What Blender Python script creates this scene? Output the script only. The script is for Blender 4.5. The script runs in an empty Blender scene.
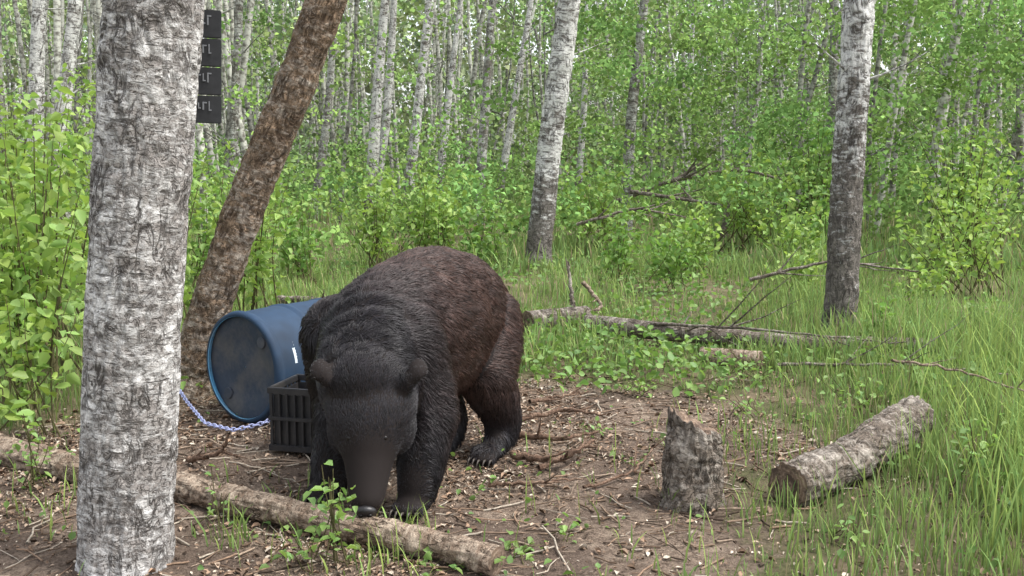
import bpy, bmesh, math, numpy as np
from mathutils import Vector, noise, Matrix
R = np.random.default_rng(11)
C = bpy.context.scene.collection
rad = math.radians

# ---------------------------------------------------------------- helpers
def link(o, parent=None):
    C.objects.link(o)
    if parent is not None: o.parent = parent
    return o

def qmesh(name, V, F, mats, mi=None, col=None, bco=None, parent=None, smooth=True, loc=None):
    V = np.asarray(V, dtype=np.float32); F = np.asarray(F, dtype=np.int32)
    me = bpy.data.meshes.new(name)
    k = F.shape[1]
    me.vertices.add(len(V)); me.vertices.foreach_set("co", V.ravel())
    me.loops.add(F.size); me.loops.foreach_set("vertex_index", F.ravel())
    me.polygons.add(len(F)); me.polygons.foreach_set("loop_start", np.arange(0, F.size, k, dtype=np.int32))
    if mi is not None: me.polygons.foreach_set("material_index", np.asarray(mi, dtype=np.int32))
    me.update(calc_edges=True)
    me.polygons.foreach_set("use_smooth", np.full(len(F), smooth, dtype=bool))
    if col is not None:
        a = me.attributes.new("Col", 'FLOAT_COLOR', 'POINT')
        c4 = np.ones((len(V), 4), dtype=np.float32); c4[:, :3] = col
        a.data.foreach_set("color", c4.ravel())
    if bco is not None:
        a = me.attributes.new("bco", 'FLOAT_VECTOR', 'POINT')
        a.data.foreach_set("vector", np.asarray(bco, dtype=np.float32).ravel())
    for m in mats: me.materials.append(m)
    o = bpy.data.objects.new(name, me)
    if loc is not None: o.location = loc
    return link(o, parent)

class Acc:
    def __init__(s): s.V=[]; s.F=[]; s.M=[]; s.C=[]; s.B=[]; s.n=0
    def add(s, V, F, m=0, col=None, bco=None):
        V=np.asarray(V,float); F=np.asarray(F)
        s.V.append(V); s.F.append(F+s.n); s.n+=len(V)
        s.M.append(np.full(len(F), m) if np.isscalar(m) else np.asarray(m))
        s.C.append(np.full((len(V),3),.5) if col is None else np.broadcast_to(col,(len(V),3)))
        s.B.append(V if bco is None else bco)
    def build(s, name, mats, **kw):
        return qmesh(name, np.concatenate(s.V), np.concatenate(s.F), mats, np.concatenate(s.M),
                     np.concatenate(s.C), np.concatenate(s.B), **kw)

def nrm(a): return a/(np.linalg.norm(a,axis=-1,keepdims=True)+1e-9)

_w = [(R.normal(size=2)*s, R.uniform(0,6.28), 1/s) for s in (0.5,0.9,1.6,2.8,5,9,16) for _ in range(4)]
def field(x, y, lo=0, hi=28):
    r=0; t=0
    for k,p,a in _w[lo:hi]:
        r=r+a*np.sin(k[0]*x+k[1]*y+p); t+=a
    return r/t*2.2
def ground_z(x, y):
    x=np.asarray(x,float); y=np.asarray(y,float)
    far=np.clip((y-7)/12,0,1)
    return 0.014*field(x,y,8,28)+far*0.10*field(x*.6,y*.6,0,8)
def dirt(x, y):
    d=((x+0.45)/2.2)**2+((y-4.15)/1.85)**2+0.75*field(x*1.5,y*1.5,4,24)
    return np.clip((1.2-d)/0.8,0,1)

def smooth_path(P, n, ts=None):
    P=np.asarray(P,float); m=len(P)
    s=np.concatenate([[0],np.cumsum(np.linalg.norm(np.diff(P,axis=0),axis=1))]); s/=s[-1]
    t=np.linspace(0,1,n) if ts is None else ts
    Q=np.stack([np.interp(t,s,P[:,i]) for i in range(P.shape[1])],1)
    if m>2:
        for _ in range(3):
            Q[1:-1]=(Q[:-2]+2*Q[1:-1]+Q[2:])/4
    return Q

def tube(P, r, segs=12, disp=None, cap=False, off=0.0, capmat=1):
    P=np.asarray(P,float); r=np.asarray(r,float); n=len(P)
    T=nrm(np.gradient(P,axis=0))
    ref=np.array([0,1,0.]) if abs(T[0][1])<.8 else np.array([0,0,1.])
    U=nrm(np.cross(T,ref)); W=np.cross(T,U)
    th=np.linspace(0,2*np.pi,segs,endpoint=False)
    L=np.concatenate([[0],np.cumsum(np.linalg.norm(np.diff(P,axis=0),axis=1))])
    rr=np.repeat(r[:,None],segs,1)
    B=np.stack([np.cos(th)[None]*rr, np.sin(th)[None]*rr, np.repeat(L[:,None],segs,1)],2)
    if disp is not None:
        D=np.array([[disp(B[i,j],th[j]) for j in range(segs)] for i in range(n)])
        rr=rr+D
    V=P[:,None]+rr[:,:,None]*(np.cos(th)[None,:,None]*U[:,None]+np.sin(th)[None,:,None]*W[:,None])
    i=np.arange(n-1)[:,None]*segs; j=np.arange(segs)[None]; j2=(j+1)%segs
    F=np.stack([i+j,i+j2,i+segs+j2,i+segs+j],2).reshape(-1,4)
    M=np.zeros(len(F),int)
    V=V.reshape(-1,3); B=B.reshape(-1,3)
    if cap:
        for e in (0,n-1):
            prev=e*segs+np.arange(segs); ctr=V[prev].mean(0); base=V[prev]; bb=B[prev]
            for q in (.97,.7,.4,.02):
                nv=ctr+(base-ctr)*q; nb=bb*np.array([q,q,1])
                st=len(V); V=np.concatenate([V,nv]); B=np.concatenate([B,nb]); cur=st+np.arange(segs)
                f=np.stack([prev,cur,np.roll(cur,-1),np.roll(prev,-1)],1)
                if e: f=f[:,::-1]
                F=np.concatenate([F,f]); M=np.concatenate([M,np.full(segs,capmat)]); prev=cur
    B=B+np.array([off,off*.7,off*1.3])
    return V,F,M,B

def leaves(c, size, col, up=1.0, aspect=.75, six=True, fold=.18, hang=0.0):
    N=len(c); size=np.broadcast_to(size,(N,))[:,None]
    n=nrm(R.normal(size=(N,3))+np.array([0,0,up])); t=nrm(np.cross(n,R.normal(size=(N,3)))-np.array([0,0,hang]))
    b=nrm(np.cross(n,t)); n=np.cross(t,b)
    W=size*aspect/2; f=fold*size*R.uniform(.2,1.6,size=(N,1))
    if six:
        V=np.stack([c-t*size*.5, c-t*size*.22+b*W+n*f*.9, c+t*size*.12+b*W*.85+n*f, c+t*size*.5-n*f*.3,
                    c+t*size*.12-b*W*.85+n*f, c-t*size*.22-b*W+n*f*.9],1)
        F=np.array([[0,1,2,3],[0,3,4,5]])[None]+np.arange(N)[:,None,None]*6; k=6
    else:
        V=np.stack([c-t*size*.5, c+b*W+n*f, c+t*size*.5, c-b*W+n*f],1)
        F=np.array([[0,1,2,3]])[None]+np.arange(N)[:,None,None]*4; k=4
    return V.reshape(-1,3),F.reshape(-1,4),np.repeat(np.broadcast_to(col,(N,3)),k,0)

def leafcol(N, base, var=.28, yel=.25):
    b=np.asarray(base)[None]*(1+R.uniform(-var,var,size=(N,1)))
    y=R.uniform(0,yel,size=(N,1)); return b*(1+y*np.array([[.8,.2,-.2]]))

def blades(x,y,h,w,col,lean=.45,dirn=None):
    N=len(x); z=ground_z(x,y)
    a=R.uniform(0,2*np.pi,N); ld=np.stack([np.cos(a),np.sin(a)],1)
    k=R.uniform(.1,1,N)*lean
    fa=a+np.pi/2+R.normal(0,.5,N); wd=np.stack([np.cos(fa),np.sin(fa),np.zeros(N)],1)
    ts=np.array([0,.35,.7,1.]); ws=np.array([.8,1,.7,.08])
    V=np.zeros((N,4,2,3))
    for i,t in enumerate(ts):
        cx=x+ld[:,0]*k*h*t*t; cy=y+ld[:,1]*k*h*t*t; cz=z+h*(t-.35*k*t*t)-.005
        c=np.stack([cx,cy,cz],1)
        V[:,i,0]=c-wd*(w*ws[i]/2)[:,None]; V[:,i,1]=c+wd*(w*ws[i]/2)[:,None]
    F=np.array([[0,1,3,2],[2,3,5,4],[4,5,7,6]])[None]+np.arange(N)[:,None,None]*8
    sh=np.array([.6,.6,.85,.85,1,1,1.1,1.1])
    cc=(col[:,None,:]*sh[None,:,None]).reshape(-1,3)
    return V.reshape(-1,3),F.reshape(-1,4),cc

# ---------------------------------------------------------------- materials
def newmat(name):
    m=bpy.data.materials.new(name); m.use_nodes=True; nt=m.node_tree; nt.nodes.clear()
    out=nt.nodes.new("ShaderNodeOutputMaterial"); return m,nt,out
def nd(nt,t,**kw):
    n=nt.nodes.new(t)
    for k,v in kw.items(): setattr(n,k,v)
    return n
def lk(nt,a,b): nt.links.new(a,b)
def ramp(nt,src,stops):
    r=nd(nt,"ShaderNodeValToRGB"); e=r.color_ramp.elements
    while len(e)<len(stops): e.new(.5)
    for i,(p,c) in enumerate(stops):
        e[i].position=p; e[i].color=(c,c,c,1) if not isinstance(c,tuple) else (*c,1)
    lk(nt,src,r.inputs[0]); return r.outputs[0]
def mixc(nt,f,a,b,mode='MIX'):
    m=nd(nt,"ShaderNodeMix",data_type='RGBA',blend_type=mode)
    for s,v in ((m.inputs[0],f),(m.inputs[6],a),(m.inputs[7],b)):
        if isinstance(v,bpy.types.NodeSocket): lk(nt,v,s)
        elif isinstance(v,tuple): s.default_value=(*v,1)
        else: s.default_value=v
    return m.outputs[2]
def mathn(nt,op,a,b=0.0):
    m=nd(nt,"ShaderNodeMath",operation=op)
    for s,v in ((m.inputs[0],a),(m.inputs[1],b)):
        if isinstance(v,bpy.types.NodeSocket): lk(nt,v,s)
        else: s.default_value=v
    return m.outputs[0]
def tex(nt,co,scale,sc=(1,1,1),detail=5,rough=.6,dist=0.0,kind="noise"):
    mp=nd(nt,"ShaderNodeMapping"); mp.inputs["Scale"].default_value=sc; lk(nt,co,mp.inputs[0])
    if kind=="noise":
        n=nd(nt,"ShaderNodeTexNoise"); n.inputs["Detail"].default_value=detail
        n.inputs["Roughness"].default_value=rough; n.inputs["Distortion"].default_value=dist
    else:
        n=nd(nt,"ShaderNodeTexVoronoi",feature=kind)
    n.inputs["Scale"].default_value=scale; lk(nt,mp.outputs[0],n.inputs["Vector"])
    return n.outputs[0]
def principled(nt,out,col,rough=.8,spec=.25,bump=None,bstr=.5,bdist=.01,metal=0):
    p=nd(nt,"ShaderNodeBsdfPrincipled")
    if isinstance(col,tuple): p.inputs["Base Color"].default_value=(*col,1)
    else: lk(nt,col,p.inputs["Base Color"])
    if isinstance(rough,bpy.types.NodeSocket): lk(nt,rough,p.inputs["Roughness"])
    else: p.inputs["Roughness"].default_value=rough
    p.inputs["Specular IOR Level"].default_value=spec; p.inputs["Metallic"].default_value=metal
    if bump is not None:
        b=nd(nt,"ShaderNodeBump"); b.inputs["Strength"].default_value=bstr; b.inputs["Distance"].default_value=bdist
        lk(nt,bump,b.inputs["Height"]); lk(nt,b.outputs[0],p.inputs["Normal"])
    lk(nt,p.outputs[0],out.inputs[0]); return p
def attr(nt,name,o=0):
    a=nd(nt,"ShaderNodeAttribute",attribute_name=name); return a.outputs[o]

def bark(name, white=(.74,.72,.69), grey=(.32,.295,.27), dark=(.05,.043,.038), wlo=.42, whi=.56, crw=.035, len_t=.60,
         zdark=None, s=1.0, bd=.012, vert=.45, n1s=13):
    m,nt,out=newmat(name); co=attr(nt,"bco",1)
    n1=tex(nt,co,n1s*s,(1,1,2.2),6,.74,.5)
    big=tex(nt,co,3.2*s,(1,1,1.2),2,.6)
    fur=tex(nt,co,15*s,(1,1,vert),5,.62,.9)
    fur2=tex(nt,co,34*s,(1,1,.7),3,.6,.8)
    len_=tex(nt,co,15*s,(1,1,6),3,.6,.3)
    patch=tex(nt,co,7*s,(1,1,1.6),2,.5)
    fine=tex(nt,co,120*s,(1,1,1.6),3,.75)
    w=mathn(nt,'ADD',mathn(nt,'MULTIPLY',n1,.75),mathn(nt,'MULTIPLY',big,.25))
    if zdark:
        sep=nd(nt,"ShaderNodeSeparateXYZ"); lk(nt,co,sep.inputs[0])
        zz=nd(nt,"ShaderNodeMapRange"); lk(nt,sep.outputs[2],zz.inputs[0])
        zz.inputs[1].default_value=zdark[0]; zz.inputs[2].default_value=zdark[1]
        zz.inputs[3].default_value=-.16; zz.inputs[4].default_value=.05
        w=mathn(nt,'ADD',w,zz.outputs[0])
    wf=ramp(nt,w,[(wlo,0.),(whi,1.)])
    c=mixc(nt,wf,grey,white)
    c=mixc(nt,1.0,c,ramp(nt,fine,[(.28,.55),(.72,1.15)]),'MULTIPLY')
    def ridge(n,wd): return ramp(nt,mathn(nt,'ABSOLUTE',mathn(nt,'SUBTRACT',n,.5)),[(0.,1.),(wd,0.)])
    pm=ramp(nt,patch,[(.40,1.),(.60,.15)])
    crk=mathn(nt,'MULTIPLY',ridge(fur,crw),pm)
    crk=mathn(nt,'MAXIMUM',crk,mathn(nt,'MULTIPLY',ridge(fur2,crw*.8),mathn(nt,'MULTIPLY',mathn(nt,'SUBTRACT',1.0,wf),.8)))
    ln=ramp(nt,len_,[(len_t,0.),(len_t+.06,1.)])
    crk=mathn(nt,'MAXIMUM',crk,mathn(nt,'MULTIPLY',ln,.8))
    c=mixc(nt,crk,c,dark)
    h=mathn(nt,'ADD',mathn(nt,'MULTIPLY',fine,.3),mathn(nt,'SUBTRACT',mathn(nt,'MULTIPLY',wf,.35),crk))
    principled(nt,out,c,.9,.15,h,.8,bd)
    return m

def leafmat(name, trans=.4, rough=.5, tint=(1.05,1.12,.7)):
    m,nt,out=newmat(name); c=attr(nt,"Col")
    p=nd(nt,"ShaderNodeBsdfPrincipled"); lk(nt,c,p.inputs["Base Color"]); p.inputs["Roughness"].default_value=rough
    p.inputs["Specular IOR Level"].default_value=.4
    t=nd(nt,"ShaderNodeBsdfTranslucent"); lk(nt,mixc(nt,1.0,c,tint,'MULTIPLY'),t.inputs[0])
    mx=nd(nt,"ShaderNodeMixShader"); mx.inputs[0].default_value=trans
    lk(nt,p.outputs[0],mx.inputs[1]); lk(nt,t.outputs[0],mx.inputs[2]); lk(nt,mx.outputs[0],out.inputs[0])
    return m
def farleaf(name,tr=.3):
    m,nt,out=newmat(name); c=attr(nt,"Col")
    d=nd(nt,"ShaderNodeBsdfDiffuse"); lk(nt,c,d.inputs[0])
    t=nd(nt,"ShaderNodeBsdfTranslucent"); lk(nt,c,t.inputs[0])
    mx=nd(nt,"ShaderNodeMixShader"); mx.inputs[0].default_value=tr
    lk(nt,d.outputs[0],mx.inputs[1]); lk(nt,t.outputs[0],mx.inputs[2]); lk(nt,mx.outputs[0],out.inputs[0]); return m
def fartrunk(name):
    m,nt,out=newmat(name); co=attr(nt,"bco",1)
    n=tex(nt,co,7,(1,1,1.6),2,.7); c=mixc(nt,ramp(nt,n,[(.38,0.),(.58,1.)]),(.20,.19,.17),(.66,.66,.61))
    c=mixc(nt,1.0,c,attr(nt,"Col"),'MULTIPLY')
    d=nd(nt,"ShaderNodeBsdfDiffuse"); lk(nt,c,d.inputs[0]); lk(nt,d.outputs[0],out.inputs[0]); return m
def colmat(name, rough=.85, spec=.2):
    m,nt,out=newmat(name); co=nd(nt,"ShaderNodeTexCoord").outputs["Object"]
    n=tex(nt,co,60,detail=2); principled(nt,out,mixc(nt,1.0,attr(nt,"Col"),ramp(nt,n,[(.3,.65),(.7,1.2)]),'MULTIPLY'),rough,spec); return m

M_bark1=bark("aspen_bark_near",white=(.82,.80,.77),grey=(.36,.33,.305),crw=.05,wlo=.445,whi=.565,n1s=17)
M_bark2=bark("brown_bark",white=(.62,.54,.45),grey=(.38,.27,.18),dark=(.06,.04,.027),wlo=.47,whi=.60,crw=.09,len_t=.66,vert=.35,bd=.03,s=1.15)
M_bark3=bark("aspen_bark_dark_base",white=(.74,.73,.70),grey=(.23,.205,.18),wlo=.455,whi=.54,crw=.06,zdark=(.4,2.2),len_t=.64,vert=.3)
M_bark4=bark("aspen_bark_pale",white=(.76,.75,.71),grey=(.25,.225,.20),wlo=.465,whi=.54,crw=.04,s=.6,bd=.02,len_t=.58,zdark=(0,1.6))
M_bark5=bark("aspen_bark_grey",white=(.62,.63,.58),grey=(.24,.22,.19),wlo=.45,whi=.58,crw=.04,s=.5,bd=.02)
M_far=fartrunk("forest_bark")
M_log=bark("weathered_log",white=(.54,.44,.34),grey=(.27,.195,.14),dark=(.05,.035,.026),wlo=.44,whi=.60,crw=.035,len_t=.68,s=1.2,vert=.2)
M_loggrey=bark("grey_log_bark",white=(.47,.42,.36),grey=(.21,.17,.135),dark=(.035,.028,.022),wlo=.46,whi=.60,crw=.05,len_t=.66,s=1.3,vert=.25)
def cutwood():
    m,nt,out=newmat("cut_wood"); co=attr(nt,"bco",1)
    n=tex(nt,co,30,detail=4); sep=nd(nt,"ShaderNodeVectorMath",operation='MULTIPLY'); lk(nt,co,sep.inputs[0]); sep.inputs[1].default_value=(1,1,0)
    ln=nd(nt,"ShaderNodeVectorMath",operation='LENGTH'); lk(nt,sep.outputs[0],ln.inputs[0])
    rg=mathn(nt,'SINE',mathn(nt,'ADD',mathn(nt,'MULTIPLY',ln.outputs["Value"],420),mathn(nt,'MULTIPLY',n,14)))
    c=mixc(nt,ramp(nt,rg,[(0,0.),(1,1.)]),(.20,.14,.10),(.31,.23,.17)); c=mixc(nt,ramp(nt,n,[(.38,.0),(.62,1.)]),(.08,.057,.045),c)
    principled(nt,out,c,.9,.15,n,.8,.01); return m
M_cut=cutwood()
M_leaf=leafmat("leaf_green"); M_leaffar=farleaf("leaf_distant",.2); M_grass=farleaf("grass_blade",.3)
M_litter=colmat("leaf_litter")

def groundmat():
    m,nt,out=newmat("forest_floor"); co=nd(nt,"ShaderNodeTexCoord").outputs["Object"]
    k=attr(nt,"Col")
    a=tex(nt,co,2.2,detail=3); b=tex(nt,co,38,detail=6,rough=.85); d=tex(nt,co,9,detail=5,rough=.75); v=tex(nt,co,110,kind="F1")
    e=tex(nt,co,1.6,detail=3)
    soil=mixc(nt,ramp(nt,b,[(.38,0.),(.60,1.)]),(.10,.070,.053),(.41,.315,.24))
    soil=mixc(nt,ramp(nt,d,[(.50,0.),(.66,.8)]),soil,(.43,.34,.26))
    soil=mixc(nt,ramp(nt,e,[(.44,.65),(.58,0.)]),soil,(.135,.098,.078))
    soil=mixc(nt,ramp(nt,v,[(.1,.55),(.5,0.)]),soil,(.06,.042,.032))
    gr=mixc(nt,ramp(nt,b,[(.3,0.),(.7,1.)]),(.065,.07,.03),(.20,.195,.10))
    gr=mixc(nt,ramp(nt,a,[(.45,0.),(.62,1.)]),gr,(.23,.185,.12))
    kk=nd(nt,"ShaderNodeSeparateColor"); lk(nt,k,kk.inputs[0])
    f=ramp(nt,mathn(nt,'ADD',kk.outputs[0],mathn(nt,'MULTIPLY',mathn(nt,'SUBTRACT',d,.5),1.6)),[(.2,0.),(.6,1.)])
    c=mixc(nt,f,gr,soil)
    principled(nt,out,c,.95,.1,b,1.0,.025); return m

# ---------------------------------------------------------------- ground
def axis(lo,hi,st,far,grow=1.16):
    a=list(np.arange(lo,hi,st)); s=st
    while a[-1]<far: s*=grow; a.append(a[-1]+s)
    s=st; b=[a[0]]
    while b[-1]>-far: s*=grow; b.append(b[-1]-s)
    return np.array(b[::-1][:-1]+a)
gx=axis(-4,4,.03,400); gy=axis(2.6,9,.03,400)
X,Y=np.meshgrid(gx,gy,indexing='ij'); Z=ground_z(X,Y)
mk=dirt(X,Y)
near=(np.abs(X)<5)&(Y>2)&(Y<10)
Z=Z+np.where(near,0.006*np.sin(X*41+3*np.sin(Y*23))*np.sin(Y*37+2*np.sin(X*19)),0)
V=np.stack([X,Y,Z],2).reshape(-1,3); ny=len(gy); nx=len(gx)
i=(np.arange(nx-1)[:,None]*ny+np.arange(ny-1)[None]).ravel()
F=np.stack([i,i+ny,i+ny+1,i+1],1)
qmesh("ground",V,F,[groundmat()],col=np.repeat(mk.reshape(-1,1),3,1))

# ---------------------------------------------------------------- near trees
def bdisp(amp,k=1.0):
    def f(b,th):
        p=Vector((b[0]*28*k,b[1]*28*k,b[2]*9*k)); q=Vector((b[0]*9*k,b[1]*9*k,b[2]*5*k))
        v=abs(noise.noise(p)); return amp*(noise.noise(q)*.8+min(v*3,1)*.9+noise.noise(p*2.7)*.35)
    return f
TG=(.11,.21,.05)
def limb(acc,p,d,L,r,n=7,segs=6,droop=.1,col=None):
    d=nrm(np.asarray(d,float)); t=np.linspace(0,1,n)[:,None]
    P=np.asarray(p)+d*L*t+np.array([0,0,1])*(droop*L*t*t)+np.cumsum(R.normal(0,.02*L,(n,3)),0)*t
    V,F,M,B=tube(P,r*(1-.85*t[:,0]),segs,off=R.uniform(0,9)); acc.add(V,F,0,bco=B,col=col); return P
def tree(name,pts,rads,mat,segs=20,n=60,dense=None,disp=None,H=11,crown=500,flare=1.35,twigs=0,crownr=1.6):
    pts=[np.array(p,float) for p in pts]
    d=pts[-1]-pts[-2]; d=d/d[2]
    top=pts[-1]; cur=top.copy(); dd=d.copy()
    for z in np.arange(top[2]+1.5,H,1.5):
        dd=dd*.8+np.array([0,0,.2])*1; dd=dd/dd[2]
        cur=cur+dd*1.5+np.array([R.normal(0,.05),R.normal(0,.05),0]); pts.append(cur.copy())
    P=np.array(pts); s=np.concatenate([[0],np.cumsum(np.linalg.norm(np.diff(P,axis=0),axis=1))])
    ts=np.linspace(0,1,n)
    if dense:
        sz=dense/s[-1]; ts=np.concatenate([np.linspace(0,sz,n,endpoint=False),np.linspace(sz,1,14)])
    Q=smooth_path(P,len(ts),ts)
    Q[0,2]=-.08
    L=ts*s[-1]
    rv=np.interp(L,[0,2.5,s[-1]],[rads[0],rads[-1],.025])
    rv=rv*(1+(flare-1)*np.exp(-L/.12))
    ox=R.uniform(0,20)
    acc=Acc(); V,F,M,B=tube(Q,rv,segs,disp); B=B+np.array([ox,ox,0])
    acc.add(V,F,0,bco=B)
    for q in range(12):
        u=R.uniform(.55,.98); k=int(np.searchsorted(ts,u)); k=min(k,len(Q)-1)
        a=R.uniform(0,6.28); Lb=R.uniform(.6,1)*crownr*(1.25-u)*1.6
        Pb=limb(acc,Q[k],(math.cos(a),math.sin(a),R.uniform(.3,.9)),Lb,max(.012,rv[k]*.4))
        m=crown//12; w=R.integers(2,7,m)
        c=Pb[w]+R.normal(0,.26,(m,3))
        lv,lf,lc=leaves(c,R.uniform(.05,.08,m),leafcol(m,TG),up=.4,six=False)
        acc.add(lv,lf,1,col=lc)
    for q in range(twigs):
        z=R.uniform(1.6,4.5); k=int(np.argmin(abs(Q[:,2]-z))); a=R.uniform(0,6.28)
        limb(acc,Q[k],(math.cos(a),math.sin(a)*.5,R.uniform(-.2,.7)),R.uniform(.25,.8),.012,droop=.2,segs=5)
    return acc.build(name,[mat,M_leaf])

tree("aspen_tree",[(-1.355,3.35,0),(-1.27,3.35,1.0),(-1.165,3.35,1.92)],[.150,.153],M_bark1,segs=170,n=380,dense=2.4,disp=bdisp(.008),flare=1.05)
tree("brown_bark_tree",[(-1.95,5.80,0),(-1.75,5.80,.59),(-1.53,5.8,1.17),(-1.265,5.78,1.74),(-1.04,5.78,2.3)],[.112,.098],M_bark2,segs=100,n=220,dense=2.8,disp=bdisp(.013,1.2),flare=1.25,H=9)
tree("aspen_tree",[(.34,13.4,0),(.46,13.4,1.2),(.50,13.4,1.6),(.74,13.3,3.45)],[.155,.145],M_bark4,segs=40,n=90,dense=4,disp=bdisp(.016,.6),twigs=8)
tree("aspen_tree",[(2.49,7.5,0),(2.50,7.5,1.2),(2.53,7.5,2.56)],[.115,.10],M_bark3,segs=70,n=170,dense=3.2,disp=bdisp(.012,1.),twigs=7)
bg=[(-6.75,14,-6.44,3.56,.11,4),(-6.07,13,-5.5,3.4,.10,4),(-3.15,22,-2.72,4.8,.13,4),(-3.35,24,-2.75,5.1,.11,4),(-2.25,21,-1.68,4.65,.11,4),
    (-1.95,26,-1.3,5.4,.10,4),(-.75,22,-.42,4.8,.11,5),(-.4,23,.45,5,.09,4),(2.15,19,2.45,4.3,.11,5),(1.8,28,2.05,5.7,.10,4),(4.85,28,4.95,5.7,.09,4),
    (-4.95,25,-4.3,5,.11,5),(-5.6,20,-5.3,4.4,.10,5),(7.0,22,6.9,4.6,.11,5),(5.6,17,5.75,4,.06,5)]
for (x,y,xt,zt,r,mi) in bg:
    tree("aspen_tree",[(x,y,0),((x+xt)/2-R.normal(0,.04),y,zt/2),(xt,y,zt)],[r*1.1,r*.9],[M_bark4,M_bark5][mi-4],segs=14,n=26,crown=500,twigs=6,crownr=2)

# ---------------------------------------------------------------- distant forest
acc=Acc()
for q in range(520):
    y=R.uniform(17,60); x=R.uniform(-.62,.62)*y*1.05
    if q%3==0: x=-abs(x)*.9
    if y<24 and abs(x)<5: continue
    r=R.uniform(.03,.11); lean=R.normal(0,.075); H=R.uniform(9,14)
    tone=R.uniform(.4,1.05)*(1 if x<0 else .85)
    z=np.linspace(0,H,8); px=x+lean*z+.16*np.sin(z*R.uniform(.3,.8)+R.uniform(0,6))
    P=np.stack([px,np.full(8,y)+R.normal(0,.05,8).cumsum(),z-.1],1)
    V,F,M,B=tube(P,r*(1-.07*z*.9),7,off=R.uniform(0,30)); acc.add(V,F,0,bco=B,col=(tone,tone,tone*.95))
    for w in range(3):
        k=R.integers(1,5); a=R.uniform(0,6.28)
        limb(acc,P[k],(math.cos(a),math.sin(a)*.3,R.uniform(0,.9)),R.uniform(.5,1.6),.02,n=4,segs=4,col=(tone*.7,)*3)
acc.build("distant_aspen_trunks",[M_far])

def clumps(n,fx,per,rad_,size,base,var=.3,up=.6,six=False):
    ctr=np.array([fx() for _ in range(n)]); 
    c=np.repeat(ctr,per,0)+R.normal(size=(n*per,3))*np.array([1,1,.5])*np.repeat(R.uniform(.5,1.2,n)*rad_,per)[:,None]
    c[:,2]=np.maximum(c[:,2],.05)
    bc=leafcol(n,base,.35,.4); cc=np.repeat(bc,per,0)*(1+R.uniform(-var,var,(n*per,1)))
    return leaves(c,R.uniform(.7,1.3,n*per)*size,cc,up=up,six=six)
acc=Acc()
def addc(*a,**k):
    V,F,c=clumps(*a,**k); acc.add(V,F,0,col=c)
def f1():
    y=R.uniform(50,72); return (R.uniform(-.66,.66)*y,y,R.uniform(0,13.5))
addc(1300,f1,70,1.4,.38,(.31,.41,.27))  # farthest leaves: green paled and greyed, distance haze painted into the colour
def f2():
    y=R.uniform(28,50); x=R.uniform(-.62,.62)*y; u=x/y
    z=R.uniform(0,9) 
    if u<-.02 and z>2 and R.random()<.6: z=R.uniform(0,2)
    return (x,y,z)
addc(760,f2,80,.75,.19,(.225,.345,.155))  # middle distance: slightly paled green, a weaker haze in the leaf colour
def f3():
    while True:
        y=R.uniform(14,29); u=R.uniform(-.58,.58); z=R.uniform(.2,5.5)
        if z>1.6 and u<.06 and R.random()<.9: continue
        if z>1.2 and R.random()<.35: continue
        return (u*y,y,z)
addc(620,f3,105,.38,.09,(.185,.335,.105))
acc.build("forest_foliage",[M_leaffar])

# ---------------------------------------------------------------- shrubs / plants
def shrub(name,x,y,H,Rd,stems,nl,size,base,up=.8,seed=None,aspect=.6,hang=.3):
    acc=Acc(); z0=float(ground_z(x,y)); per=max(3,nl//stems)
    for s in range(stems):
        a=R.uniform(0,6.28); rr=R.uniform(.1,1)*Rd; h=H*R.uniform(.55,1.05)
        P=np.array([(x+R.normal(0,.05+Rd*.25),y+R.normal(0,.05+Rd*.25),z0-.02),(x+rr*.5*math.cos(a),y+rr*.5*math.sin(a),z0+h*.55),(x+rr*math.cos(a),y+rr*math.sin(a),z0+h)])
        Q=smooth_path(P,9); V,F,M,B=tube(Q,np.linspace(max(.003,H*.006),.0015,9),5); acc.add(V,F,1,col=(.10,.09,.04),bco=B)
        t=R.uniform(.2,1,per)**.8; c=np.stack([np.interp(t,np.linspace(0,1,9),Q[:,i]) for i in range(3)],1)
        a2=R.uniform(0,6.28,per); sp=size*R.uniform(.5,2.2,per)*(1.2-.5*t)
        c=c+np.stack([np.cos(a2)*sp,np.sin(a2)*sp,R.normal(0,.3,per)*size],1)
        lv,lf,lc=leaves(c,R.uniform(.6,1.2,per)*size,leafcol(per,base,.25,.4),up=up*2,aspect=aspect,hang=hang)
        acc.add(lv,lf,0,col=lc)
    return acc.build(name,[M_leaf,M_litter])
YG=(.25,.405,.115); MG=(.185,.34,.10)
for (x,y,H,Rd,st,nl,sz) in [(-2.75,5.6,1.35,.45,12,520,.09),(-3.1,6.4,1.75,.6,16,700,.09),(-2.6,7.3,1.6,.5,14,560,.08),(-3.9,7.6,1.9,.7,16,700,.09),
      (-2.45,4.9,.85,.3,8,200,.08),(-3.6,9.0,1.8,.9,16,700,.085),(-2.9,9.6,1.4,.6,12,520,.08),(-2.2,8.4,1.35,.5,12,420,.08),(-4.9,10,2.4,.9,18,800,.1),
      (-4.6,12.5,2.6,.9,18,800,.1),(-3.1,12,1.6,.7,14,600,.09),(-3.2,5.4,1.2,.4,12,380,.1)]:
    shrub("leafy_shrub",x,y,H,Rd,st,nl,sz,YG if R.random()<.7 else MG)
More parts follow.
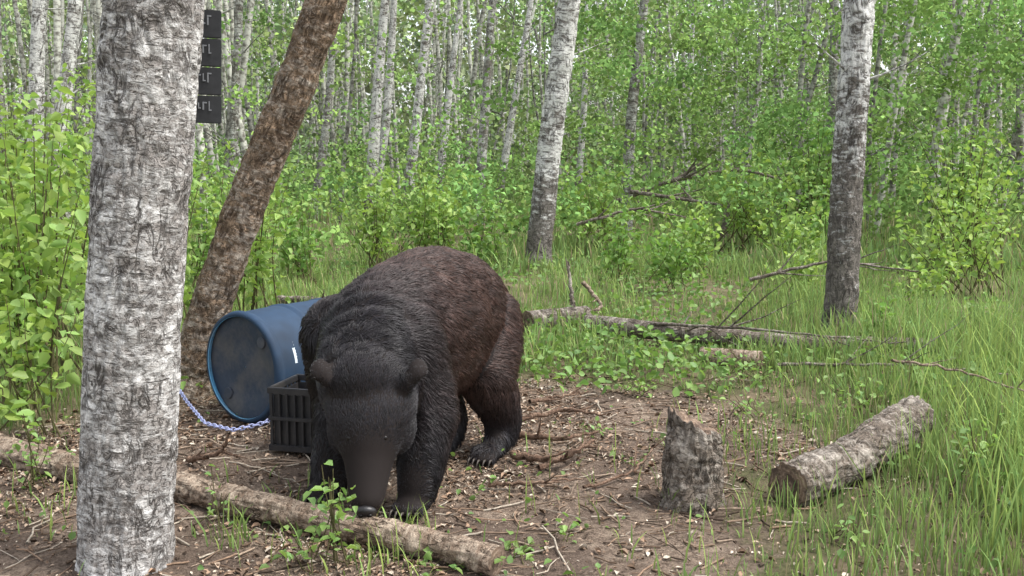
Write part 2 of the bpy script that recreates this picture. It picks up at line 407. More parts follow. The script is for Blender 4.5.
for (x,y,H,Rd,st,nl,sz) in [(-1.7,12.2,1.35,.6,14,520,.09),(-1.0,13,1.5,.7,16,640,.095),(-.35,12.6,1.0,.5,12,380,.09),(-2.4,11.2,1.1,.5,12,380,.09),
      (1.6,10.4,.75,.45,12,360,.08),(1.15,11.0,.9,.4,10,300,.08),(2.2,12,.9,.5,12,330,.09),(3.5,12.5,.9,.6,12,330,.09),(2.9,10,.6,.35,10,220,.08),
      (2.62,7.1,.42,.22,8,120,.06),(4.6,10.2,1.3,.8,20,560,.085),(5.6,12.2,1.8,1.0,22,700,.09),(4.1,13.5,1.2,.8,14,500,.09),(6.4,14.4,2.3,1.2,22,800,.1),
      (3.6,15,1.8,1.,18,600,.1),(1.4,15.5,1.5,1.,18,560,.1),(-1.6,16,1.6,1.1,18,560,.1),(5.0,16.5,2.4,1.2,22,760,.11),(3.9,9.4,.5,.4,12,220,.07),(7.4,13,2.2,1,20,700,.1)]:
    shrub("leafy_shrub",x,y,H,Rd,st,nl,sz,YG if R.random()<.45 else MG)
for (x,y,H,Rd,st,nl,sz) in [(-.62,3.33,.36,.05,9,64,.045),(-.72,3.30,.16,.08,4,18,.035),(.03,3.45,.05,.09,5,14,.045),(.20,3.62,.06,.08,4,10,.035),(-2.0,4.1,.35,.15,6,46,.04),
      (-1.85,4.4,.3,.2,6,40,.04),(-1.15,3.75,.2,.08,4,22,.03),(1.25,3.5,.12,.12,5,20,.035),(1.95,4.0,.38,.15,6,60,.04),(2.0,3.6,.3,.15,5,40,.04),
      (.75,5.9,.14,.2,7,50,.035),(.35,6.3,.16,.2,7,50,.035),(1.3,5.4,.13,.2,7,40,.035),(1.5,6.2,.22,.25,8,70,.04),(-.1,6.9,.2,.25,8,70,.04),(1.9,5.4,.2,.2,7,50,.04),
      (.9,4.9,.10,.15,5,30,.03),(.45,5.0,.07,.15,5,22,.03),(-.25,3.3,.07,.1,4,12,.035),(.55,4.5,.06,.12,4,14,.03)]:
    shrub("seedling_plant",x,y,H,Rd,st,nl,sz,(.21,.37,.12),up=1.5)

# ---------------------------------------------------------------- grass
acc=Acc()
def grass(N,ymin,ymax,hmin,hmax,w,dens,base=(.215,.345,.12),lean=.5):
    y=R.uniform(ymin**.7,ymax**.7,N)**(1/.7); x=R.uniform(-.6,.6,N)*y
    p=dens(x,y); k=R.random(N)<p; x=x[k]; y=y[k]; n=len(x)
    cl=.6+.6*(field(x*2.2,y*2.2,6,24)+.5)
    h=R.uniform(hmin,hmax,n)*np.clip(cl,.35,1.5)*np.where(dirt(x,y)>.5,.5,1)*(1+.6*np.clip(x-1.9,0,1)*(y<9))
    mid=np.exp(-((x-1.2)/1.6)**2-((y-7.2)/2.0)**2); h=h*(1-.45*mid)
    cc=leafcol(n,base,.3,.45); dry=R.random(n)<.10; cc[dry]=np.array([.40,.35,.20])*R.uniform(.7,1.1,(dry.sum(),1))
    V,F,c=blades(x,y,h,np.full(n,w)*R.uniform(.6,1.3,n),cc,lean=lean); acc.add(V,F,0,col=c)
def dn(x,y):
    g=1-dirt(x,y)*.95; cl=np.clip(.5+.8*field(x*1.7,y*1.7,4,20),.06,1); return g*cl
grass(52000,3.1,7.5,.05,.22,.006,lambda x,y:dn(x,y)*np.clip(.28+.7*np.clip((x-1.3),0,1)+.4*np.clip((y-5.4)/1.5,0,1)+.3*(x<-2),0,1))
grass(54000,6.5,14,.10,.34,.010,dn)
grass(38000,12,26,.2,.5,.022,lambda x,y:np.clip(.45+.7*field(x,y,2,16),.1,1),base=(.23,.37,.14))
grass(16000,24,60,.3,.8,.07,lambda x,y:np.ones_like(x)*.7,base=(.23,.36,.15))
for (cx,cy,s,n) in [(2.35,4.35,.22,380),(2.75,5.1,.4,650),(2.35,3.9,.2,260),(3.3,6.2,.5,700),(1.98,3.55,.2,200),(3.9,7.5,.7,900),(1.15,3.35,.1,24),(-1.02,3.55,.05,34),(-.42,3.35,.05,26),(-.95,3.9,.15,20),(1.05,4.75,.2,90),(.5,3.3,.3,40),(-.35,3.62,.03,20),(1.5,4.9,.3,120),(.8,4.3,.5,90),(-1.9,3.9,.3,90),(1.5,3.7,.4,110),(-.6,3.3,.3,40)]:
    x=R.normal(cx,s,n); y=R.normal(cy,s,n); big=cx>1.9
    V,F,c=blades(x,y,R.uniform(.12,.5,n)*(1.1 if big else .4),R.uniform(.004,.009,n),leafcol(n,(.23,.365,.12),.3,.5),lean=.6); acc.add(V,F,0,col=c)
acc.build("grass",[M_grass])
acc=Acc()
n=34000; y=R.uniform(3.2**.6,16**.6,n)**(1/.6); x=R.uniform(-.58,.58,n)*y
k=(R.random(n)<np.clip(.4+.8*field(x*1.9+3,y*1.9,4,20),0,1)*(1-.93*dirt(x,y))); x=x[k];y=y[k]; n=len(x)
c=np.stack([x,y,ground_z(x,y)+R.uniform(.02,.17,n)*np.where(y<5.5,.5,1)],1)
V,F,cc=leaves(c,R.uniform(.03,.07,n)*np.where(y<5.5,.6,1),leafcol(n,(.155,.285,.085),.35,.4),up=1.6); acc.add(V,F,0,col=cc)
acc.build("ground_cover_plants",[M_leaf])

# ---------------------------------------------------------------- litter and twigs
acc=Acc(); n=70000
x=R.uniform(-2.8,2.6,n); y=R.uniform(2.9,7.2,n); k=R.random(n)<(.16+.84*dirt(x,y))*np.clip(.6+1.0*field(x*2.4,y*2.4,6,26),.18,1); x=x[k];y=y[k];n=len(x)
c=np.stack([x,y,ground_z(x,y)+R.uniform(.004,.014,n)],1)
pal=np.array([(.46,.35,.26),(.31,.22,.155),(.18,.12,.08),(.58,.50,.40),(.37,.25,.17),(.10,.07,.05)])
V,F,cc=leaves(c,R.uniform(.006,.020,n)*R.choice([1,1,1,1,2.2],n),pal[R.integers(0,6,n)]*R.uniform(.7,1.15,(n,1)),up=4,aspect=.5,fold=.25); acc.add(V,F,0,col=cc)
for q in range(2600):
    x=R.uniform(-2.4,2.4); y=R.uniform(3.0,6.8)
    if R.random()>.25+.75*dirt(x,y): continue
    L=R.uniform(.03,.12) if q%4 else R.uniform(.12,.40); a=R.uniform(0,3.14); z=float(ground_z(x,y))
    t=np.linspace(-.5,.5,5)[:,None]; P=np.array([x,y,z+.008])+t*L*np.array([math.cos(a),math.sin(a),R.normal(0,.06)])+R.normal(0,.03*L,(5,3))*np.array([1,1,.3])
    V,F,M,B=tube(P,np.full(5,R.uniform(.0012,.0045)),5); acc.add(V,F,0,col=pal[R.integers(0,6)]*.7,bco=B)
acc.build("leaf_litter",[M_litter])

# ---------------------------------------------------------------- logs
def log(name,P,r0,r1,mat,segs=40,n=60,amp=.008,k=1.3,cap=True,stubs=0):
    Q=smooth_path(P,n); V,F,M,B=tube(Q,np.linspace(r0,r1,n),segs,bdisp(amp,k),cap=cap,off=R.uniform(0,9))
    B=B-B.mean(0)*np.array([1,1,0])
    acc=Acc(); acc.add(V,F,M,bco=B)
    for s in range(stubs):
        kk=R.integers(5,n-5); a=R.uniform(0,6.28)
        limb(acc,Q[kk],(R.normal(),R.normal(),abs(R.normal())*.8),R.uniform(.1,.3),.014,segs=7)
    return acc.build(name,[mat,M_cut])
log("fallen_log",[(-2.75,4.80,.06),(-2.35,4.52,.055),(-1.83,4.2,.05),(-1.4,4.02,.06),(-1.03,3.80,.055),(-.60,3.56,.055),(-.25,3.40,.045),(-.05,3.27,.04)],.064,.042,M_log,segs=48,n=170,amp=.011,stubs=3)
log("cut_log",[(1.12,3.93,.085),(1.45,4.2,.10),(1.98,4.78,.15)],.085,.095,M_loggrey,segs=70,n=90,amp=.014,k=1.2)
log("fallen_log",[(.12,7.9,.12),(.62,8.25,.12)],.08,.07,M_loggrey,segs=20,n=20)
log("fallen_log",[(.6,7.9,.10),(1.3,7.4,.11),(2.0,6.95,.12),(2.9,6.75,.14)],.07,.045,M_loggrey,segs=20,n=50,stubs=3)
log("fallen_log",[(1.3,6.75,.06),(1.66,6.55,.07)],.065,.06,M_log,segs=20,n=20)
def branch(name,P,r,stubs=3,mat=M_log):
    acc=Acc(); Q=smooth_path(P,24)+R.normal(0,.004,(24,3)); V,F,M,B=tube(Q,np.linspace(r,r*.35,24),8,off=R.uniform(0,9)); acc.add(V,F,0,bco=B)
    for s in range(stubs):
        kk=R.integers(4,22); d=Q[-1]-Q[0]; d=d/np.linalg.norm(d)
        limb(acc,Q[kk],d+R.normal(0,.6,3)*np.array([1,1,.7])+np.array([0,0,.2]),np.linalg.norm(Q[-1]-Q[0])*R.uniform(.2,.4),r*.55,segs=6)
    return acc.build(name,[mat])
M_stick=bark("stick_bark",white=(.40,.28,.20),grey=(.21,.13,.09),dark=(.04,.026,.02),wlo=.46,whi=.62,crw=.03,len_t=.7,s=1.6,vert=.2)
branch("dead_branch",[(.0,4.55,.03),(.2,4.38,.05),(.38,4.55,.10)],.020,4,M_stick)
branch("dead_branch",[(.02,4.9,.03),(.25,4.75,.05),(.42,4.85,.06)],.018,3,M_stick)
branch("dead_branch",[(.12,4.35,.03),(.3,4.5,.06),(.36,4.7,.05)],.015,3,M_stick)
branch("dead_branch",[(.05,5.2,.03),(.3,5.3,.06),(.5,5.2,.05)],.015,3,M_stick)
branch("dead_branch",[(-.1,4.15,.02),(.1,4.1,.04),(.3,4.2,.03)],.010,3,M_stick)
branch("dead_branch",[(-1.5,4.5,.02),(-1.3,4.35,.10),(-1.25,4.3,.2)],.016,2,M_stick)
branch("dead_branch",[(.30,4.1,.02),(.55,4.3,.03),(.7,4.7,.04)],.008,3,M_stick)
branch("dead_branch",[(.1,5.6,.03),(.45,5.75,.05)],.014,2,M_stick)
branch("dead_branch",[(.95,4.4,.02),(1.02,4.5,.30)],.007,2)
branch("dead_branch",[(.55,8.8,.05),(.50,8.9,.50)],.025,2,M_loggrey)
branch("dead_branch",[(.62,8.6,.35),(.78,8.5,.15),(.6,8.3,.10)],.02,2,M_log)
branch("dead_branch",[(2.0,5.2,.35),(2.3,5.1,.32),(2.7,4.7,.22)],.008,4)
branch("dead_branch",[(.9,7.7,.15),(1.6,7.0,.22),(2.6,6.5,.2)],.014,5,M_loggrey)
branch("dead_branch",[(1.7,6.3,.1),(2.5,6.0,.16),(3.0,5.9,.12)],.012,4,M_loggrey)
branch("dead_branch",[(1.6,19.5,.4),(2.9,19,1.0),(4.2,18.5,1.25),(5.0,18,1.0)],.06,6,M_loggrey)
branch("dead_branch",[(3.6,17,.1),(3.7,17,.9)],.08,2,M_loggrey)
branch("dead_branch",[(1.9,16,.9),(3.0,15.5,.75),(3.9,15.6,.6)],.035,5,M_loggrey)
branch("dead_branch",[(.9,14,.5),(1.7,13.8,.75),(2.5,13.6,.6)],.025,5,M_loggrey)
branch("dead_branch",[(2.2,9.2,.3),(2.9,9,.5),(3.6,8.8,.42)],.018,5,M_loggrey)
branch("dead_branch",[(-2.1,8.9,.15),(-1.3,8.5,.22)],.04,3,M_loggrey)

# stump
segs=72; n=50; acc=Acc()
zz=np.linspace(-.04,.36,n); P=np.stack([.735+.02*zz/.4,np.full(n,3.97),zz],1)
rr=np.interp(zz,[-.04,.05,.2,.36],[.130,.112,.105,.085])
V,F,M,B=tube(P,rr,segs,bdisp(.020,1.4),cap=True,off=3); B=B-np.array([3,2.1,0])
th=np.arctan2(V[:,1]-3.97,V[:,0]-.74); hgt=np.clip((V[:,2]-.12)/.24,0,1)
jag=np.array([noise.noise(Vector((math.cos(t)*3,math.sin(t)*3,2)))+.6*noise.noise(Vector((math.cos(t)*11,math.sin(t)*11,5))) for t in th])
rad0=np.hypot(V[:,0]-.74,V[:,1]-3.97)/.09
V[:,2]+=hgt**2*(-.045*(V[:,0]-.72)/.09*1.0+.025*jag*np.clip(rad0,.3,1)-.05*(1-np.clip(rad0,0,1)))
V[:,0]+= hgt*(-.012)
acc.add(V,F,M,bco=B); acc.build("tree_stump",[M_loggrey,M_cut])

# ---------------------------------------------------------------- barrel
def plastic(name,col,dirtc=(.10,.08,.06),amt=.5,rough=.45):
    m,nt,out=newmat(name); co=nd(nt,"ShaderNodeTexCoord").outputs["Object"]
    a=tex(nt,co,5,detail=6,rough=.7); b=tex(nt,co,40,detail=4)
    f=mathn(nt,'MULTIPLY',ramp(nt,a,[(.42,0.),(.68,1.)]),amt)
    c=mixc(nt,f,mixc(nt,ramp(nt,b,[(.3,0.),(.7,1.)]),tuple(x*.8 for x in col),col),dirtc)
    principled(nt,out,c,mathn(nt,'ADD',mathn(nt,'MULTIPLY',a,.4),rough-.15),.4,b,.15,.003); return m
M_blue=plastic("blue_plastic",(.13,.40,.66),(.30,.38,.42),.5)
M_navy=plastic("dirty_lid",(.035,.050,.080),(.12,.11,.10),.7,.6)
M_inside=plastic("barrel_inside",(.02,.05,.10),(.02,.02,.02),.5,.7)
M_pale=plastic("worn_label",(.7,.8,.85),(.4,.5,.55),.4)
bar=link(bpy.data.objects.new("plastic_barrel",None)); bar.location=(-1.445,5.24,.30)
bar.rotation_euler=(0,0,math.atan2(.80,.60))
prof=[(.0,.275),(.004,.292),(.02,.297),(.035,.292),(.05,.284),(.10,.288),(.20,.292),(.28,.294),(.29,.302),(.305,.302),(.315,.294),(.45,.295),(.57,.294),(.58,.302),(.595,.302),(.605,.294),(.70,.291),(.80,.286),(.83,.284),(.845,.292),(.86,.296),(.88,.285)]
fine=[]
for (a,b) in zip(prof[:-1],prof[1:]):
    k=max(1,int((b[0]-a[0])/.012)); 
    for q in range(k): fine.append((a[0]+(b[0]-a[0])*q/k,a[1]+(b[1]-a[1])*q/k))
fine.append(prof[-1]); S=160
th=np.linspace(0,2*np.pi,S,endpoint=False)
V=np.array([[(x,r*math.cos(t),r*math.sin(t)) for t in th] for x,r in fine]).reshape(-1,3)
F=[]
# rotation axis frame: local +y is barrel's left (away side), -y faces the clearing/camera: opening on that upper side
OPEN=math.radians(150)
for i in range(len(fine)-1):
    xm=(fine[i][0]+fine[i+1][0])/2
    for j in range(S):
        tm=(th[j]+math.pi/S)
        d2=(tm-OPEN+math.pi)%(2*math.pi)-math.pi
        if ((xm-.33)/.09)**4+(d2/.30)**4<1: continue
        F.append((i*S+j,i*S+(j+1)%S,(i+1)*S+(j+1)%S,(i+1)*S+j))
sh=qmesh("shell",V,np.array(F)[:,::-1],[M_blue,M_inside],parent=bar)
so=sh.modifiers.new("s",'SOLIDIFY'); so.thickness=.008; so.offset=-1; so.material_offset=1
for xx,sg in ((.022,1),(.86,-1)):
    rings=[(0,.288),(0,.20),(.006*1,.19),(.006,.10),(.006,.002)]
    V=np.array([[(xx+o*sg,r*math.cos(t),r*math.sin(t)) for t in th] for o,r in rings]).reshape(-1,3)
    F=[(i*S+j,i*S+(j+1)%S,(i+1)*S+(j+1)%S,(i+1)*S+j) for i in range(len(rings)-1) for j in range(S)]
    qmesh("lid",V,np.array(F),[M_navy if sg==1 else M_blue],parent=bar)
for (yy,z2) in ((.14,-.16),(-.15,.15)):
    P=np.array([(.03,yy,z2),(.012,yy,z2)]); V,F,M,B=tube(P,[.032,.030],24,cap=True,capmat=0); qmesh("bung",V,F,[M_navy],parent=bar)
ta=np.linspace(math.radians(150),math.radians(172),8); xa=np.linspace(.12,.20,6)
V=np.array([[(x,.2975*math.cos(t),.2975*math.sin(t)) for t in ta] for x in xa]).reshape(-1,3)
F=[(i*8+j,i*8+j+1,(i+1)*8+j+1,(i+1)*8+j) for i in range(5) for j in range(7) if not (i==4 and j>4) and not(i==0 and j<2)]
qmesh("label",V,np.array(F),[M_pale],parent=bar)

# chain
M_chain=plastic("chain_metal",(.45,.50,.78),(.25,.26,.42),.5,.3)
path=smooth_path([(-2.06,5.72,.16),(-2.02,5.62,.15),(-1.90,5.55,.13),(-1.78,5.35,.09),(-1.6,5.08,.04),(-1.42,4.96,.035),(-1.28,5.00,.06),(-1.16,5.13,.10)],400)
s=np.concatenate([[0],np.cumsum(np.linalg.norm(np.diff(path,axis=0),axis=1))]); acc=Acc()
for q,d in enumerate(np.arange(0,s[-1]-.03,.023)):
    c=np.array([np.interp(d,s,path[:,i]) for i in range(3)]); c2=np.array([np.interp(d+.03,s,path[:,i]) for i in range(3)])
    t=nrm(c2-c); side=nrm(np.cross(t,[0,0,1])); upv=np.cross(side,t)
    w=side if q%2 else upv
    a=np.linspace(0,2*np.pi,15)[:-1]; P=(c+c2)/2+np.cos(a)[:,None]*t*.017+np.sin(a)[:,None]*w*.0095
    k=len(P); N3=np.cross(t,w); vv=[]
    for i in range(k):
        o=nrm(P[i]-(c+c2)/2)
        for b in np.linspace(0,2*np.pi,7)[:-1]: vv.append(P[i]+.0033*(math.cos(b)*o+math.sin(b)*N3))
    Fc=[(i*6+j,i*6+(j+1)%6,((i+1)%k)*6+(j+1)%6,((i+1)%k)*6+j) for i in range(k) for j in range(6)]
    acc.add(np.array(vv),np.array(Fc))
acc.build("metal_chain",[M_chain])

# ---------------------------------------------------------------- crate
M_black=plastic("black_plastic",(.025,.026,.03),(.08,.07,.06),.5,.4)
cr=link(bpy.data.objects.new("plastic_crate",None)); cr.location=(-.98,4.80,.01); cr.rotation_euler=(0,0,rad(-14))
def box(name,c,s,mat,parent,bev=.003,rot=None):
    bm=bmesh.new(); bmesh.ops.create_cube(bm,size=1); bmesh.ops.scale(bm,vec=s,verts=bm.verts)
    bmesh.ops.bevel(bm,geom=bm.edges,offset=bev,segments=2,affect='EDGES'); me=bpy.data.meshes.new(name); bm.to_mesh(me); bm.free()
    me.materials.append(mat); o=bpy.data.objects.new(name,me); o.location=c
    if rot: o.rotation_euler=rot
    return link(o,parent)
W=.32;Hc=.31
box("base",(0,0,.012),(W-.03,W-.03,.02),M_black,cr)
for sx,sy in ((0,1),(0,-1),(1,0),(-1,0)):
    hz=(W-.002,.018) if sx==0 else (.018,W-.042)
    for z,h in ((.016,.03),(.16,.018),(Hc-.014,.03)):
        box("rail",(sx*(W/2-.009),sy*(W/2-.009),z),(hz[0],hz[1],h),M_black,cr)
    for q in range(8):
        o=(q-3.5)*.040
        box("rib",(sx*(W/2-.010) if sx else o, sy*(W/2-.010) if sy else o,Hc/2),(.010,.013,Hc-.03) if sx==0 else (.013,.010,Hc-.03),M_black,cr,.002)
    box("panel",(sx*(W/2-.022),sy*(W/2-.022),Hc/2-.01),(W-.05 if sx==0 else .003,.003 if sx==0 else W-.06,Hc-.05),M_black,cr,.001)

# ---------------------------------------------------------------- sign board
M_sign=plastic("sign_black",(.03,.031,.034),(.06,.06,.065),.4,.5); M_text=plastic("sign_text",(.30,.31,.33),(.1,.1,.1),.6,.6)
sg=link(bpy.data.objects.new("hanging_sign_board",None)); sg.location=(-1.13,3.56,1.725); sg.rotation_euler=(0,rad(2),rad(8))
for q in range(4):
    z=(1.5-q)*.098
    box("plank",(0,0,z),(.225,.016,.095),M_sign,sg)
    x=-.02
    for k in range(6):
        hh=.022+.006*((k*7+q*3)%3); ww=.008+.004*((k+q)%2)
        box("letter",(x,-.010,z+.012),(ww*.45,.003,hh),M_text,sg,.0008)
        box("letter_bar",(x+ww*.5,-.010,z+.012+(hh/2-.003)*(1 if (k+q)%2 else -1)),(ww,.0036,.005),M_text,sg,.0008)
        x+=ww+.008
box("back_strap",(-.05,.012,0),(.03,.008,.40),M_sign,sg)

# ---------------------------------------------------------------- bear
bear=link(bpy.data.objects.new("black_bear",None)); bear.location=(-.20,4.85,0); bear.rotation_euler=(0,0,math.atan2(-.89,-.456))
bm=bmesh.new()
def ell(c,r,axes=None,sub=3):
    m=Matrix.Identity(4)
    if axes is not None:
        for i,a in enumerate(axes):
            for k in range(3): m[k][i]=a[k]
    m=Matrix.Translation(Vector(c))@m@Matrix.Diagonal((*(r if hasattr(r,'__len__') else (r,r,r)),1))
    bmesh.ops.create_icosphere(bm,subdivisions=sub,radius=1,matrix=m)
def chainp(pts,step=.03,axes=None):
    P=np.array(pts,float); L=np.concatenate([[0],np.cumsum(np.linalg.norm(np.diff(P[:,:3],axis=0),axis=1))])
    n=max(2,int(L[-1]/step)); t=np.linspace(0,L[-1],n)
    Q=np.stack([np.interp(t,L,P[:,i]) for i in range(P.shape[1])],1)
    for _ in range(2): Q[1:-1]=(Q[:-2]+2*Q[1:-1]+Q[2:])/4
    for q in Q: ell(q[:3], q[3] if len(q)==4 else tuple(q[3:6]),axes)
chainp([(-.14,0,.64,.10,.12,.16),(-.06,0,.65,.13,.185,.24),(.08,0,.655,.16,.235,.305),(.25,0,.66,.16,.262,.345),(.45,0,.66,.16,.28,.355),
        (.65,.0,.645,.16,.275,.325),(.82,.01,.64,.15,.255,.285),(.94,.03,.62,.12,.225,.24)],.045)
ell((.80,0,.79),(.18,.15,.10))
chainp([(.88,.03,.63,.225),(.98,.08,.57,.212),(1.05,.13,.52,.195)],.03)
chainp([(-.21,0,.70,.045),(-.27,0,.62,.03)],.03)
def leg(pts,paw,yaw):
    chainp(pts,.025)
    f=np.array([math.cos(yaw),math.sin(yaw),0]); s=np.array([-f[1],f[0],0])
    p=np.array(paw)
    ell(p+np.array([0,0,.045]),(.085,.068,.045),(f,s,(0,0,1)))
    for k in range(5):
        o=(k-2)*.026; ell(p+f*(.075-abs(k-2)*.008)+s*o+np.array([0,0,.032]),(.034,.0155,.028),(f,s,(0,0,1)),2)
LP=[(.98,.285,0),(1.0,-.13,0),(.24,.22,0),(.34,-.01,0)]
leg([(.84,.15,.66,.17),(.82,.22,.50,.135),(.82,.26,.40,.122),(.89,.28,.25,.102),(.945,.285,.12,.085),(.96,.285,.07,.074)],LP[0],.15)
leg([(.84,-.15,.66,.17),(.82,-.18,.50,.135),(.82,-.17,.40,.118),(.90,-.15,.25,.098),(.965,-.13,.12,.083),(.98,-.13,.07,.072)],LP[1],.1)
leg([(.02,.08,.62,.19),(.10,.13,.50,.165),(.17,.17,.40,.14),(.13,.195,.30,.115),(.07,.21,.18,.095),(.09,.215,.09,.078),(.16,.22,.06,.06)],LP[2],.1)
leg([(.04,-.08,.62,.18),(.12,-.10,.50,.165),(.24,-.09,.38,.135),(.22,-.06,.28,.105),(.16,-.03,.17,.085),(.19,-.02,.09,.07),(.26,-.01,.06,.06)],LP[3],.15)
# head frame: f along the nose, u out of the forehead, s_ to the bear's left
H0=np.array([1.07,.160,.525]); f=nrm(np.array([.22,.12,-.35])); s_=nrm(np.array([-f[1],f[0],0])); u=np.cross(f,s_)
ax=(f,s_,u)
K=1.22
def hp(a,b,c): return H0+K*(a*f+b*s_+c*u)
def he(a,b,c,ra,rb,rc,sub=3): ell(hp(a,b,c),(ra*K,rb*K,rc*K),ax,sub)
prof_h=np.array([(-.05,-.010,.135,.095),(.00,-.004,.143,.102),(.05,.000,.147,.104),(.09,.002,.144,.102),(.13,.002,.133,.097),(.17,.000,.114,.088),(.205,-.005,.094,.078),
                 (.24,-.012,.079,.068),(.28,-.017,.069,.060),(.32,-.020,.062,.053),(.365,-.022,.054,.046)])
for t in np.linspace(-.05,.365,28):
    c_,rb,rc=[np.interp(t,prof_h[:,0],prof_h[:,k]) for k in (1,2,3)]
    he(t,0,c_,.045,rb,rc)
# nape: smooth bridge from withers to the crown of the skull
nb=hp(-.02,0,-.025)
chainp([(.86,.03,.69,.205),(.95,.08,.64,.195),(nb[0],nb[1],nb[2],.180)],.025)
for sd in (1,-1):
    he(.155,sd*.043,.048,.050,.034,.028)          # brow
    he(.12,sd*.080,-.045,.095,.060,.060)          # cheek / jaw
    for w in range(4): he(.030-.012*w,sd*(.110+.013*w),.078+.009*w,.030,.030-.002*w,.022)
    he(-.010,sd*.153,.108,.040,.034,.016)         # ear cup
chainp([(*hp(.20,0,-.065),.055*K),(*hp(.32,0,-.062),.036*K)],.02)
me=bpy.data.meshes.new("body"); bm.to_mesh(me); bm.free()
body=link(bpy.data.objects.new("body",me))
rm=body.modifiers.new("r",'REMESH'); rm.mode='VOXEL'; rm.voxel_size=.011
sm=body.modifiers.new("s",'SMOOTH'); sm.factor=.6; sm.iterations=6
dg=bpy.context.evaluated_depsgraph_get(); dg.update()
me2=bpy.data.meshes.new_from_object(body.evaluated_get(dg)); bpy.data.objects.remove(body)
nv=len(me2.vertices); co=np.zeros(nv*3,np.float32); me2.vertices.foreach_get("co",co); co=co.reshape(-1,3).astype(float)
no=np.zeros(nv*3,np.float32); me2.vertices.foreach_get("normal",no); no=no.reshape(-1,3)
hb=((co-H0)@f>-.06)&(np.linalg.norm(co-hp(.15,0,0),axis=1)<.36)
def fold_amt(p):
    dd=(p-np.array([.93,.06,.76])); w=np.exp(-(dd**2).sum(1)/.03)*(~hb)
    t=(p@np.array([.75,.1,-.55]))
    fold=np.sin(t*70+3*np.sin(p[:,1]*9))*.007*w
    mus=np.array([noise.noise(Vector(q*5.5))*.010+noise.noise(Vector(q*13))*.005 for q in p])
    return fold+mus*np.clip((p[:,2]-.15)/.2,0,1)*(~hb)
co2=co+no*fold_amt(co)[:,None]
me2.vertices.foreach_set("co",co2.astype(np.float32).ravel()); me2.update()
me2.polygons.foreach_set("use_smooth",np.ones(len(me2.polygons),bool))
m,nt,out=newmat("bear_skin"); principled(nt,out,(.016,.012,.011),.8,.2); me2.materials.clear(); me2.materials.append(m)
body=link(bpy.data.objects.new("body",me2),bear)
me2.calc_loop_triangles(); nt_=len(me2.loop_triangles); tri=np.zeros(nt_*3,np.int32); me2.loop_triangles.foreach_get("vertices",tri); tri=tri.reshape(-1,3)
vn=np.zeros(nv*3,np.float32); me2.vertices.foreach_get("normal",vn); vn=vn.reshape(-1,3)
A,B_,Cc=co2[tri[:,0]],co2[tri[:,1]],co2[tri[:,2]]
ar=np.linalg.norm(np.cross(B_-A,Cc-A),axis=1)/2
ctr=(A+B_+Cc)/3; hd=ctr-hp(.1,0,0); whead=np.exp(-(hd**2).sum(1)/.07)
pr=ar*(1+1.4*whead); N=115000
idx=R.choice(nt_,N,p=pr/pr.sum()); r1=np.sqrt(R.random(N))[:,None]; r2=R.random(N)[:,None]
p=(1-r1)*A[idx]+r1*(1-r2)*B_[idx]+r1*r2*Cc[idx]
nn=nrm((1-r1)*vn[tri[idx,0]]+r1*(1-r2)*vn[tri[idx,1]]+r1*r2*vn[tri[idx,2]])
a_=(p-H0)@f/K; b_=(p-H0)@s_/K; c_=(p-H0)@u/K
inhead=np.clip((a_+.14)/.22,0,1)*(np.abs(b_)<.24)*(np.linalg.norm(p-hp(.12,0,0),axis=1)<.44)*np.clip((p[:,0]-.93)/.12,0,1)
wl=np.clip((.42-p[:,2])/.12,0,1)*(1-inhead)
flow=np.array([[-1,0,-.45]])*np.ones((N,1))
flow=flow*(1-wl[:,None])+np.array([[-.15,0,-1.]])*wl[:,None]
flow=flow*(1-inhead[:,None])+(-f)[None]*inhead[:,None]
nf=np.array([[noise.noise(Vector(q*7)),noise.noise(Vector(q*7+np.array([9,3,1]))),noise.noise(Vector(q*7+np.array([2,8,5])))] for q in p])
nf2=np.array([[noise.noise(Vector(q*34)),noise.noise(Vector(q*34+np.array([9,3,1]))),noise.noise(Vector(q*34+np.array([2,8,5])))] for q in p])
flow=flow+nf*.5*(1-inhead[:,None]*.7)+nf2*.5*(1-inhead[:,None]*.6)+R.normal(0,.12,(N,3))
tg=nrm(flow-nn*(flow*nn).sum(1)[:,None])
muz=np.clip((a_-.15)/.10,0,1)*inhead
L=.052*(1-wl)+.038*wl; L=L*(1-inhead)+.027*inhead; L=L*(1-muz)+.009*muz
ear=(np.abs(b_)>.115)&(a_<.05)&(a_>-.07)&(c_>0.07)&(c_<.2); L=np.where(ear,.014,L)
L=np.where(p[:,2]<.07,.016,L)
L=(L*R.uniform(.55,1.2,N)*(1+.5*nf2[:,0]*(1-inhead)))[:,None]
KP=4; pts=np.zeros((N,KP,3))
for k,t in enumerate(np.linspace(0,1,KP)):
    pts[:,k]=p-nn*.002+tg*L*t*.95+nn*L*.34*(t-.5*t*t)+np.array([0,0,-1])*L*.18*t*t
pts[:,:,2]=np.maximum(pts[:,:,2],.004)
cu=bpy.data.hair_curves.new("fur"); cu.add_curves([KP]*N)
cu.points.foreach_set("position",pts.astype(np.float32).ravel())
rd=np.tile(np.array([.0016,.0014,.0010,.0002],dtype=np.float32),N)
ra=cu.attributes.get("radius") or cu.attributes.new("radius",'FLOAT','POINT'); ra.data.foreach_set("value",rd)
flank=np.clip((p[:,2]-.15)/.3,0,1)*np.clip((1.0-p[:,0])/.45,0,1)
colf=np.array([.0135,.0115,.0135])[None]*(1-flank[:,None])+np.array([.050,.0265,.020])[None]*flank[:,None]
tanm=np.clip((a_-.30)/.04,0,1)*inhead*(c_>-.06)
colf=colf*(1-tanm[:,None])+np.array([.065,.045,.037])[None]*tanm[:,None]
earin=ear&(c_>.1); colf[earin]=np.array([.022,.019,.020])
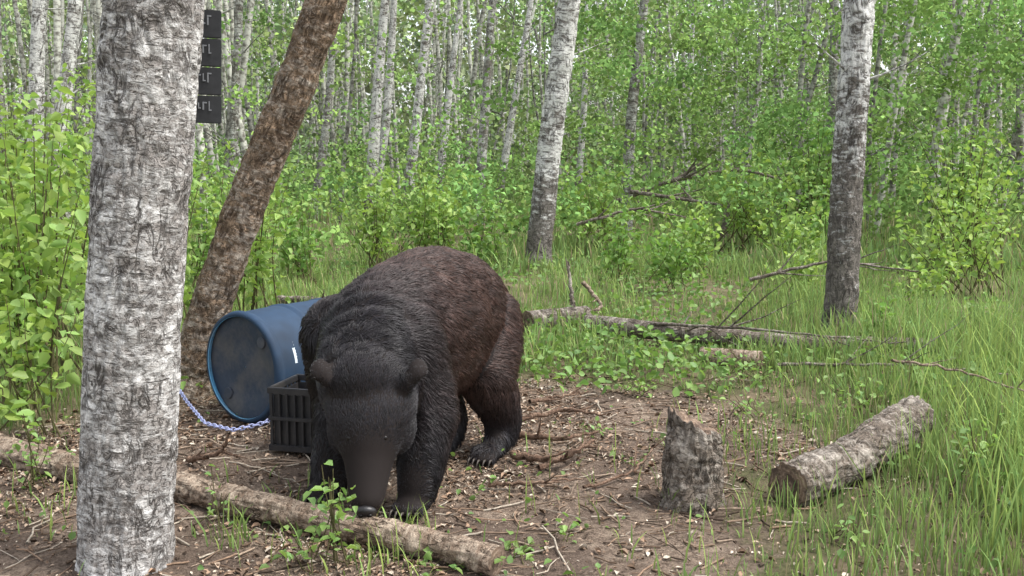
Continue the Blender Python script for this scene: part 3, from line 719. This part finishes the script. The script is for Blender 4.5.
colf=colf*R.uniform(.5,1.6,(N,1))*(1+.35*nf[:,:1])*(1+.5*nf2[:,1:2])
ca=cu.attributes.new("Col",'FLOAT_COLOR','CURVE'); c4=np.ones((N,4),np.float32); c4[:,:3]=colf; ca.data.foreach_set("color",c4.ravel())
m,nt,out=newmat("bear_fur"); pp=principled(nt,out,attr(nt,"Col"),.45,.4)
cu.materials.append(m); link(bpy.data.objects.new("fur",cu),bear)
def ball(name,c,r,mat,axes=None):
    global bm
    bm=bmesh.new(); ell(c,r,axes); mm=bpy.data.meshes.new(name); bm.to_mesh(mm); bm.free()
    for pl in mm.polygons: pl.use_smooth=True
    mm.materials.append(mat); return link(bpy.data.objects.new(name,mm),bear)
mE,nt,out=newmat("eye_black"); principled(nt,out,(.008,.006,.005),.35,.3)
mN,nt,out=newmat("nose_black"); principled(nt,out,(.015,.014,.015),.4,.5,tex(nt,nd(nt,"ShaderNodeTexCoord").outputs["Object"],150),.4,.002)
mC,nt,out=newmat("claw_horn"); principled(nt,out,(.05,.04,.032),.4,.4)
for sd in (1,-1): ball("eye",hp(.195,sd*.054,.056),.012,mE)
ball("nose",hp(.405,0,-.008),(.022,.040,.032),mN,ax)
for sd in (1,-1): ball("nostril",hp(.420,sd*.014,-.002),(.007,.010,.010),mE,ax)
acc=Acc()
for (px,py,_),yaw in zip(LP,(.15,.1,.1,.15)):
    ff=np.array([math.cos(yaw),math.sin(yaw),0]); ss=np.array([-ff[1],ff[0],0])
    for k in range(5):
        o=np.array([px,py,.034])+ff*(.10-abs(k-2)*.008)+ss*(k-2)*.026
        V,F,M,B=tube(np.array([o,o+ff*.014+[0,0,.003],o+ff*.028+[0,0,-.010],o+ff*.036+[0,0,-.026]]),[.0065,.0055,.004,.001],8); acc.add(V,F)
acc.build("claws",[mC],parent=bear)

# ---------------------------------------------------------------- light, sky, camera
w=bpy.data.worlds.new("World"); bpy.context.scene.world=w; w.use_nodes=True; nt=w.node_tree; nt.nodes.clear()
sky=nt.nodes.new("ShaderNodeTexSky"); sky.sky_type='NISHITA'; sky.sun_disc=False
EL,AZ=60,100
sky.sun_elevation=rad(EL); sky.sun_rotation=rad(AZ); sky.dust_density=3; sky.air_density=1; sky.ozone_density=1
hs=nt.nodes.new("ShaderNodeHueSaturation"); hs.inputs["Saturation"].default_value=.3; hs.inputs["Value"].default_value=2.5
bgn=nt.nodes.new("ShaderNodeBackground"); bgn.inputs[1].default_value=.15; o=nt.nodes.new("ShaderNodeOutputWorld")
nt.links.new(sky.outputs[0],hs.inputs["Color"]); nt.links.new(hs.outputs[0],bgn.inputs[0]); nt.links.new(bgn.outputs[0],o.inputs[0])
ld=bpy.data.lights.new("sun",'SUN'); ld.energy=2.9; ld.angle=rad(16); ld.color=(1,.97,.92)
sun=link(bpy.data.objects.new("sun",ld)); sv=Vector((math.sin(rad(AZ))*math.cos(rad(EL)),math.cos(rad(AZ))*math.cos(rad(EL)),math.sin(rad(EL))))
sun.rotation_euler=(-sv).to_track_quat('-Z','Y').to_euler(); sun.location=sv*30
cd=bpy.data.cameras.new("camera"); cd.lens=35.16; cd.sensor_width=36; cd.clip_end=1500; cd.clip_start=.05
cam=link(bpy.data.objects.new("camera",cd)); cam.location=(0,0,1.4); cam.rotation_euler=(rad(90-7.294),0,0)
sc=bpy.context.scene; sc.camera=cam
sc.view_settings.view_transform='Standard'; sc.view_settings.look='None'; sc.view_settings.exposure=0
